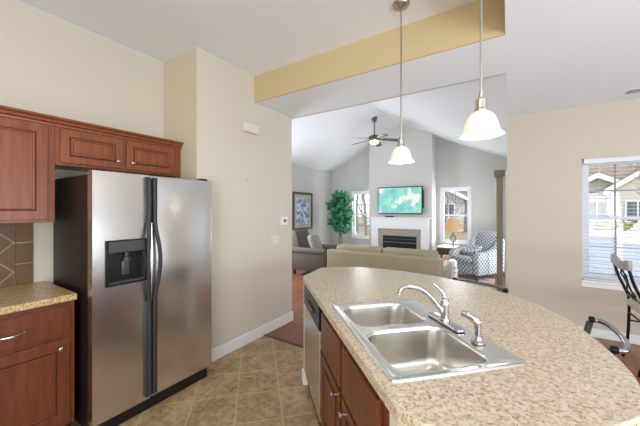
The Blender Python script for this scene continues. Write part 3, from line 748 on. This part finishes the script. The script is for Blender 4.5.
# ================================================================== LIVING ROOM
# sofa, its back to the camera
so = thing('sofa', 'olive tan sofa seen from behind beyond the island', 'sofa', (-1.77, 4.47, 0))
W = .965
obj('frame', BX(-W, W, .0, .16, .06, .79, bev=.04, seg=4), 'sofa', so, True)
obj('seat_base', BX(-W+.18, W-.18, .16, .92, .08, .42, bev=.02), 'sofa', so, True)
for s in (-1, 1):
    obj('arm', BX(s*W if s < 0 else W-.18, -W+.18 if s < 0 else W, .16, .92, .06, .62, bev=.05, seg=4), 'sofa', so, True)
    obj('seat_cushion', BX(-.775 if s < 0 else .005, -.005 if s < 0 else .775, .17, .90, .42, .53, bev=.04, seg=3), 'sofa', so, True)
    obj('back_cushion', BX(-.87 if s < 0 else .003, -.003 if s < 0 else .87, .165, .36, .45, .87, bev=.06, seg=4), 'sofa', so, True)
for sx in (-1, 1):
    for y in (.08, .82): obj('foot', BX(sx*.85-.03, sx*.85+.03, y-.03, y+.03, 0, .06), 'darkwood', so)

# generic rolled-arm chair, facing -y
def make_armchair(name, label, loc, rz, fabric, w=.40, back=.95, rolled=True, arm=.6):
    t = thing(name, label, 'armchair', (loc[0], loc[1], 0), rz)
    ia = w-.13
    obj('seat_base', BX(-ia, ia, -.40, .36, .12, .34, bev=.02), fabric, t, True)
    obj('seat_cushion', BX(-ia+.004, ia-.004, -.44, .24, .34, .47, bev=.035, seg=3), fabric, t, True)
    b = prism(B(), [(.24, .34), (.36, .12), (.42, .12), (.50, back-.05), (.47, back), (.40, back-.01), (.36, back-.08), (.26, .5)], -ia+.002, ia-.002, 'x', bev=.02)
    obj('backrest', b, fabric, t, True)
    for s in (-1, 1):
        if rolled:
            a = BX(s*w if s < 0 else ia, -ia if s < 0 else w, -.40, .44, .12, arm-.06, bev=.02)
            lathe(a, [(0, -.42), (.06, -.42), (.078, -.40), (.078, .42), (.06, .44), (0, .44)], (s*(w-.055), 0, arm-.07), 20, 'y')
        else:
            a = prism(B(), [(-.40, .12), (.44, .12), (.46, back-.16), (.36, back-.10), (.22, arm+.06), (.0, arm), (-.38, arm-.03), (-.42, arm-.08)], s*w if s < 0 else ia, -ia if s < 0 else w, 'x', bev=.02)
        obj('arm', a, fabric, t, True)
    for sx in (-1, 1):
        for y in (-.34, .38): obj('leg', prism(B(), [(sx*(w-.08)-.025, y-.025), (sx*(w-.08)+.025, y-.025), (sx*(w-.08)+.025, y+.025), (sx*(w-.08)-.025, y+.025)], 0, .12), 'darkwood', t)
    return t
make_armchair('armchair', 'brown-grey rolled arm armchair behind the end of the left wall', (-3.83, 5.80), PI/2+.12, 'brownfab', w=.44, back=1.0, arm=.62)
p = obj('throw_pillow', BX(-.2, .2, -.07, .07, -.2, .2, bev=.065, seg=4), 'pillow', smooth=True, loc=(-3.78, 5.68, .72), rot=(math.radians(-22), 0, PI/2+.1)); tag(p, 'dark patterned pillow propped in the brown armchair', 'pillow')
make_armchair('armchair', 'grey and white lattice patterned armchair beside the lamp table', (-.62, 7.36), math.radians(-32), 'lattice', w=.37, back=.99, rolled=False, arm=.60)
p = obj('throw_pillow', BX(-.17, .17, -.055, .055, -.14, .14, bev=.05, seg=4), 'lattice', smooth=True, loc=(-.68, 7.29, .60), rot=(math.radians(-62), 0, math.radians(-32))); tag(p, 'grey and white lattice pillow lying on the patterned armchair', 'pillow')

rg = obj('area_rug', BX(-3.6, -.25, 5.6, 7.35, .0005, .012, bev=.004), 'rug'); tag(rg, 'mottled grey and brown rug on the living room floor', 'rug')
# end table and lamp
et = thing('end_table', 'dark wood end table with pale top between window and patterned armchair', 'table', (-1.27, 7.80, 0), math.radians(0))
obj('tabletop', BX(-.22, .22, -.25, .25, .575, .60, bev=.004), 'tabletop', et)
obj('apron', BX(-.20, .20, -.23, .23, .40, .575), 'darkwood', et)
dwr = obj('drawer', BX(-.17, .17, -.245, -.2305, .42, .56, bev=.003), 'darkwood', et); obj('knob', lathe(B(), [(0, -.02), (.01, -.018), (.01, -.01), (.004, 0), (0, 0)], (0, -.245, .49), 12, 'y'), 'nickel', dwr, True)
for sx in (-1, 1):
    for sy in (-1, 1): obj('leg', BX(sx*.18-.018, sx*.18+.018, sy*.21-.018, sy*.21+.018, 0, .40), 'darkwood', et)
lp = thing('table_lamp', 'table lamp with glowing tan cone shade and open metal base', 'lamp', (-1.15, 7.86, .60))
lb = lathe(B(), [(0, 0), (.075, 0), (.075, .012), (.02, .02), (.012, .05), (.012, .10)], n=24)
for k in range(8):
    a = 2*PI*k/8; tube(lb, arc([(.01*math.cos(a), .01*math.sin(a), .10), (.06*math.cos(a+.3), .06*math.sin(a+.3), .15), (.068*math.cos(a+.6), .068*math.sin(a+.6), .20), (.05*math.cos(a+.9), .05*math.sin(a+.9), .25), (.01*math.cos(a+1.2), .01*math.sin(a+1.2), .30)], 4), .006, 6)
lathe(lb, [(.012, .30), (.012, .40)], n=12)
obj('base', lb, 'bronze', lp, True)
obj('lamp_shade', lathe(B(), [(.125, .66), (.215, .37), (.212, .37), (.122, .66)], n=36), 'lampshade', lp, True)
obj('bulb', lathe(B(), [(0, .40), (.02, .41), (.03, .46), (.015, .50), (0, .51)], n=16), 'bulb', lp, True)
ll = point('lamp_light', (0, 0, .56), .6, .04); ll.parent = lp

# ceramic garden stool with a small box
gs = thing('garden_stool', 'white glazed drum stool with green motifs at the right end of the sofa', 'stool', (-1.0, 6.42, 0))
obj('body', lathe(B(), [(0, 0), (.10, 0), (.115, .02), (.14, .15), (.145, .26), (.13, .40), (.125, .44), (.118, .465), (0, .47)], n=36), 'stoolwhite', gs, True)
for k in range(5):
    a = math.radians(-110+k*33)
    for dz in (.24, .33):
        g = lathe(B(), [(0, .006), (.018, .004), (.022, 0)], n=12); bmesh.ops.transform(g, matrix=Matrix.Translation((.141*math.cos(a), .141*math.sin(a), dz))@Euler((0, PI/2, a), 'XYZ').to_matrix().to_4x4(), verts=g.verts[:]); obj('leaf_motif', g, 'green_motif', gs)
bx_ = obj('small_box', BX(-.06, .06, -.05, .05, 0, .09, bev=.004), 'tanbox', loc=(-1.06, 6.42, .4705), rot=(0, 0, .3)); tag(bx_, 'small tan box on top of the white drum stool', 'box')

for n_ in ('armchair', 'armchair.001', 'garden_stool', 'throw_pillow', 'throw_pillow.001', 'small_box'): bpy.data.objects[n_].location.z += .0125      # they stand on the rug
# fireplace surround
fp = thing('fireplace', 'white mantel fireplace with grey-beige tile and black firebox', 'fireplace', (-2.48, YC, 0))
mn = BX(-.82, .82, -.14, -.001, 1.255, 1.29, bev=.006)
obj('mantel_shelf', mn, 'white', fp)
obj('frieze', BX(-.78, .78, -.10, -.001, .98, 1.254, bev=.004), 'white', fp)
for s in (-1, 1):
    obj('pilaster', BX(s*.78 if s < 0 else .58, -.58 if s < 0 else .78, -.10, -.001, 0, .979, bev=.004), 'white', fp)
ts = holed(B(), 'y', -.05, -.001, -.579, .579, 0, .979, [(-.46, .46, .2, .79)]); obj('tile_surround', ts, 'stone', fp)
fb = obj('firebox', BX(-.459, .459, -.03, -.001, .2, .79), 'soot', fp)
fl = B(); box(fl, -.44, .44, -.04, -.031, .60, .625); box(fl, -.44, .44, -.04, -.031, .70, .71); obj('louver', fl, 'fireglass', fb)
hs = BX(-.85, .85, -.45, -.101, 0, .05, bev=.004); obj('hearth', hs, 'stone', fp)
# television
tv = thing('television', 'flat television with bright turquoise picture mounted above the mantel', 'television', (-2.455, YC, 1.74))
obj('bezel', BX(-.60, .60, -.11, -.07, -.365, .365, bev=.006), 'tvblack', tv)
obj('screen', BX(-.577, .577, -.112, -.1105, -.335, .342), 'tv', tv)
obj('wall_mount', BX(-.18, .62, -.069, -.001, -.2, .26, bev=.01), 'tvblack', tv)
sb = obj('remote_box', BX(-2.86, -2.62, YC-.11, YC-.05, 1.291, 1.325, bev=.006), 'black'); tag(sb, 'small black streaming box lying on the mantel under the television', 'media box')

# framed picture
pf = thing('framed_picture', 'dark framed blue and white picture on the living room left wall', 'picture', (XL, 6.80, 1.455))
f = B(); w_, h_ = .47, .535
for a, b, c, d in ((-w_, -w_+.062, -h_, h_), (w_-.062, w_, -h_, h_), (-w_+.062, w_-.062, -h_, -h_+.062), (-w_+.062, w_-.062, h_-.062, h_)): box(f, .001, .035, a, b, c, d, bev=.006)
obj('picture_frame', f, 'frame', pf)
obj('mat_board', BX(.002, .014, -w_+.063, w_-.063, -h_+.063, h_-.063), 'matboard', pf); obj('print', BX(.0145, .017, -.30, .30, -.38, .38), 'art', pf)

# ficus
fc = thing('potted_ficus', 'tall green ficus tree in the corner beside the left living window', 'plant', (-4.25, 7.75, 0))
obj('pot', lathe(B(), [(0, 0), (.14, 0), (.17, .12), (.18, .27), (.165, .28), (.16, .24), (0, .24)], n=28), 'basket', fc, True)
obj('soil', lathe(B(), [(0, .245), (.155, .242)], n=20), 'soil', fc)
rnd = random.Random(5)
tr = B()
for s, ph in ((-1, 0), (1, 1.5), (.3, 3)):
    tube(tr, arc([(s*.02, 0, .24), (s*.06, .02*math.cos(ph), .6), (-s*.03, .03*math.sin(ph), .95), (s*.07, .03, 1.35), (0, 0, 1.8)], 5), .013, 7)
obj('trunk', tr, 'bark', fc, True)
def leaves(n, seed, rx, zc, rz, size):
    bm = B(); rn = random.Random(seed)
    for i in range(n):
        while True:
            x, y, z = (rn.uniform(-1, 1) for _ in range(3))
            if .12 < x*x+y*y+z*z < 1: break
        wob = 1+.3*math.sin(9*z+3*x+seed)
        p_ = Vector((x*rx*wob, y*rx*.85*wob, zc+z*rz)); q = Euler((rn.uniform(-1.2, 1.2), rn.uniform(-1.2, 1.2), rn.uniform(0, 6.3))).to_matrix()
        l = size*rn.uniform(.7, 1.2); w = l*.32
        vs_ = [bm.verts.new(p_+q@Vector(c)) for c in ((0, 0, 0), (w, l*.4, .01), (0, l, -.01), (-w, l*.4, .01))]; bm.faces.new(vs_)
    return bm
obj('foliage', leaves(900, 1, .34, 1.42, .66, .13), 'leaf', fc)
obj('foliage', leaves(500, 2, .30, 1.38, .60, .13), 'leaf_dark', fc)

# ceiling fan
fxp, fyp = -2.73, 6.68; fzc = zz(fxp)
cf = thing('ceiling_fan', 'five blade ceiling fan with lit glass bowls hanging from the vault', 'ceiling fan', (fxp, fyp, fzc))
obj('canopy', lathe(B(), [(0, -.10), (.03, -.10), (.06, -.05), (.07, -.02), (.07, .02), (0, .02)], n=24), 'bronze', cf, True)
obj('downrod', tube(B(), [(0, 0, -.09), (0, 0, -.42)], .014, 10), 'bronze', cf, True)
obj('motor_housing', lathe(B(), [(0, -.40), (.05, -.41), (.12, -.44), (.14, -.48), (.12, -.53), (.06, -.55), (0, -.55)], n=28), 'bronze', cf, True)
for k in range(5):
    a = 2*PI*k/5+math.radians(27.7)
    bd = prism(B(), [(.20, -.055), (.60, -.07), (.64, -.05), (.65, 0), (.64, .05), (.60, .07), (.20, .055)], -.004, .004, 'z')
    ar = BX(.12, .24, -.02, .02, -.006, .006)
    R = Matrix.Rotation(a, 4, 'Z')@Matrix.Translation((0, 0, -.50))@Matrix.Rotation(math.radians(4.5), 4, 'Y')@Matrix.Rotation(-math.radians(13), 4, 'X')
    bmesh.ops.transform(bd, matrix=R, verts=bd.verts[:]); bmesh.ops.transform(ar, matrix=R, verts=ar.verts[:])
    bo = obj('blade', bd, 'blade', cf); obj('blade_arm', ar, 'bronze', bo)
for k in range(4):
    a = 2*PI*k/4+.5; c = (.062*math.cos(a), .062*math.sin(a), -.565)
    obj('glass_bowl', lathe(B(), [(.02, .04), (.042, .028), (.052, 0), (.048, -.035), (.028, -.055), (0, -.06)], c, 20), 'fanglass', cf, True)
fl_ = point('fan_light', (0, 0, -.75), 1.5, .1, (1, .9, .75)); fl_.parent = cf

# ================================================================== OUTSIDE
gd = obj('lawn', BX(-45, 45, 8.6, 70, -.6, -.3), 'lawn')
gd['kind'] = 'structure'
gd2 = struct('ground_dining', BX(.15, 45, 4.85, 8.6, -.6, -.3), 'lawn')
def house(label, x, y, rz, w, d, h, rz_h, wallm, gables=()):
    t = thing('house', label, 'house', (x, y, -.3), rz)
    obj('wall', BX(-w/2, w/2, 0, d, 0, h), wallm, t)
    obj('roof', prism(B(), [(-.5, h-.12), (d+.5, h-.12), (d/2, rz_h)], -w/2-.4, w/2+.4, 'x'), 'roof', t)
    for (gx, gw, gh, gd_) in gables:
        obj('gable_wall', prism(B(), [(gx-gw/2, 0), (gx+gw/2, 0), (gx+gw/2, h), (gx, gh), (gx-gw/2, h)], -gd_, -.001, 'y'), wallm, t)
        rf = B()
        sl_ = (gh-h)/(gw/2); e = .35
        for s in (-1, 1):
            prism(rf, [(gx, gh+.02), (gx+s*(gw/2+e), h-sl_*e+.02), (gx+s*(gw/2+e), h-sl_*e+.20), (gx, gh+.22)], -gd_-.3, d/3, 'y')
        obj('gable_roof', rf, 'roof', t)
        tb = B()
        for s in (-1, 1):
            prism(tb, [(gx, gh-.05), (gx+s*(gw/2+e), h-sl_*e-.05), (gx+s*(gw/2+e), h-sl_*e+.24), (gx, gh+.26)], -gd_-.36, -gd_-.301, 'y')
        obj('barge_board', tb, 'white', t)
        wn_ = int(gw//1.6)
        for k in range(wn_):
            wx = gx+(k-(wn_-1)/2)*1.3
            wf = obj('window', BX(wx-.5, wx+.5, -gd_-.04, -gd_-.001, 1.1, 2.3), 'white', t)
            pb = BX(wx-.42, wx-.04, -gd_-.05, -gd_-.041, 1.18, 2.22); box(pb, wx+.04, wx+.42, -gd_-.05, -gd_-.041, 1.18, 2.22); obj('pane', pb, 'darkpane', wf)
    return t
house('cream house with white-trimmed gables and brown roof outside the dining window', 9.4, 24, 0, 19, 8, 2.9, 6.8, 'cream_siding', [(-5.0, 3.1, 3.7, .4), (-2.9, 3.4, 4.1, 1.4), (2.6, 4.6, 4.0, 1.2)])
house('pale grey house seen through the right living room window', -6.3, 27, 0, 9, 7, 2.7, 5.5, 'grey_siding', [(1.5, 3.6, 3.7, 1.0)])
fe = thing('vinyl_fence', 'low pale blue-white vinyl fence outside the dining window', 'fence', (5.5, 11, -.3))
obj('fence_panel', BX(-5.2, 8, -.02, .02, .05, 1.22), 'fence', fe)
for k in range(7): obj('post', BX(-5.2+k*2.2-.06, -5.2+k*2.2+.06, -.06, .06, 0, 1.3), 'white', fe)
def bush(label, x, y, r, seed):
    bm = B(); rn = random.Random(seed)
    for i in range(420):
        v = Vector((rn.gauss(0, 1), rn.gauss(0, 1), rn.gauss(0, 1))).normalized()*r*rn.uniform(.6, 1); v.z = abs(v.z)*1.1
        q = Euler((rn.uniform(0, 6), rn.uniform(0, 6), rn.uniform(0, 6))).to_matrix()
        vs_ = [bm.verts.new(v+q@Vector(c)) for c in ((0, -.08, 0), (.07, 0, 0), (0, .1, 0), (-.07, 0, 0))]; bm.faces.new(vs_)
    o = obj('shrub', bm, 'shrub', loc=(x, y, -.3)); tag(o, label, 'shrub', 'shrubs behind the fence')
bush('round yellow-green shrub behind the fence, left of the other', 3.4, 14.5, 1.35, 1); bush('yellow-green shrub behind the fence, right of the other', 6.6, 14.8, 1.35, 2)
def bare_tree(label, x, y, h, seed, lean=0):
    rn = random.Random(seed); bm = B()
    def br(p, d, l, r, lv):
        pts = [p]; 
        for i in range(3):
            d = (d+Vector((rn.uniform(-.2, .2), rn.uniform(-.2, .2), rn.uniform(-.05, .15)))).normalized(); pts.append(pts[-1]+d*l/3)
        tube(bm, pts, [r, r*.85, r*.7, r*.55], 5, cap=False)
        if lv:
            for k in range(3 if lv > 1 else 3):
                j = rn.choice([1, 2, 3]); dd = (d+Vector((rn.uniform(-.9, .9), rn.uniform(-.9, .9), rn.uniform(-.1, .6)))).normalized(); br(pts[j], dd, l*.68, r*.5, lv-1)
    br(Vector((0, 0, 0)), Vector((lean, 0, 1)).normalized(), h*.42, h*.015, 4)
    o = obj('bare_tree', bm, 'bark', loc=(x, y, -.3)); tag(o, label, 'tree', 'bare trees outside'); return o
bare_tree('bare branching tree outside the left living room window', -7.0, 16, 7, 3); bare_tree('bare tree farther out beyond the left living window', -10.5, 22, 8, 8)
bare_tree('bare tree outside the right living room window', -3.0, 17, 6, 5); bare_tree('bare tree between fence and cream house outside the dining window', 6.2, 18, 6, 11)
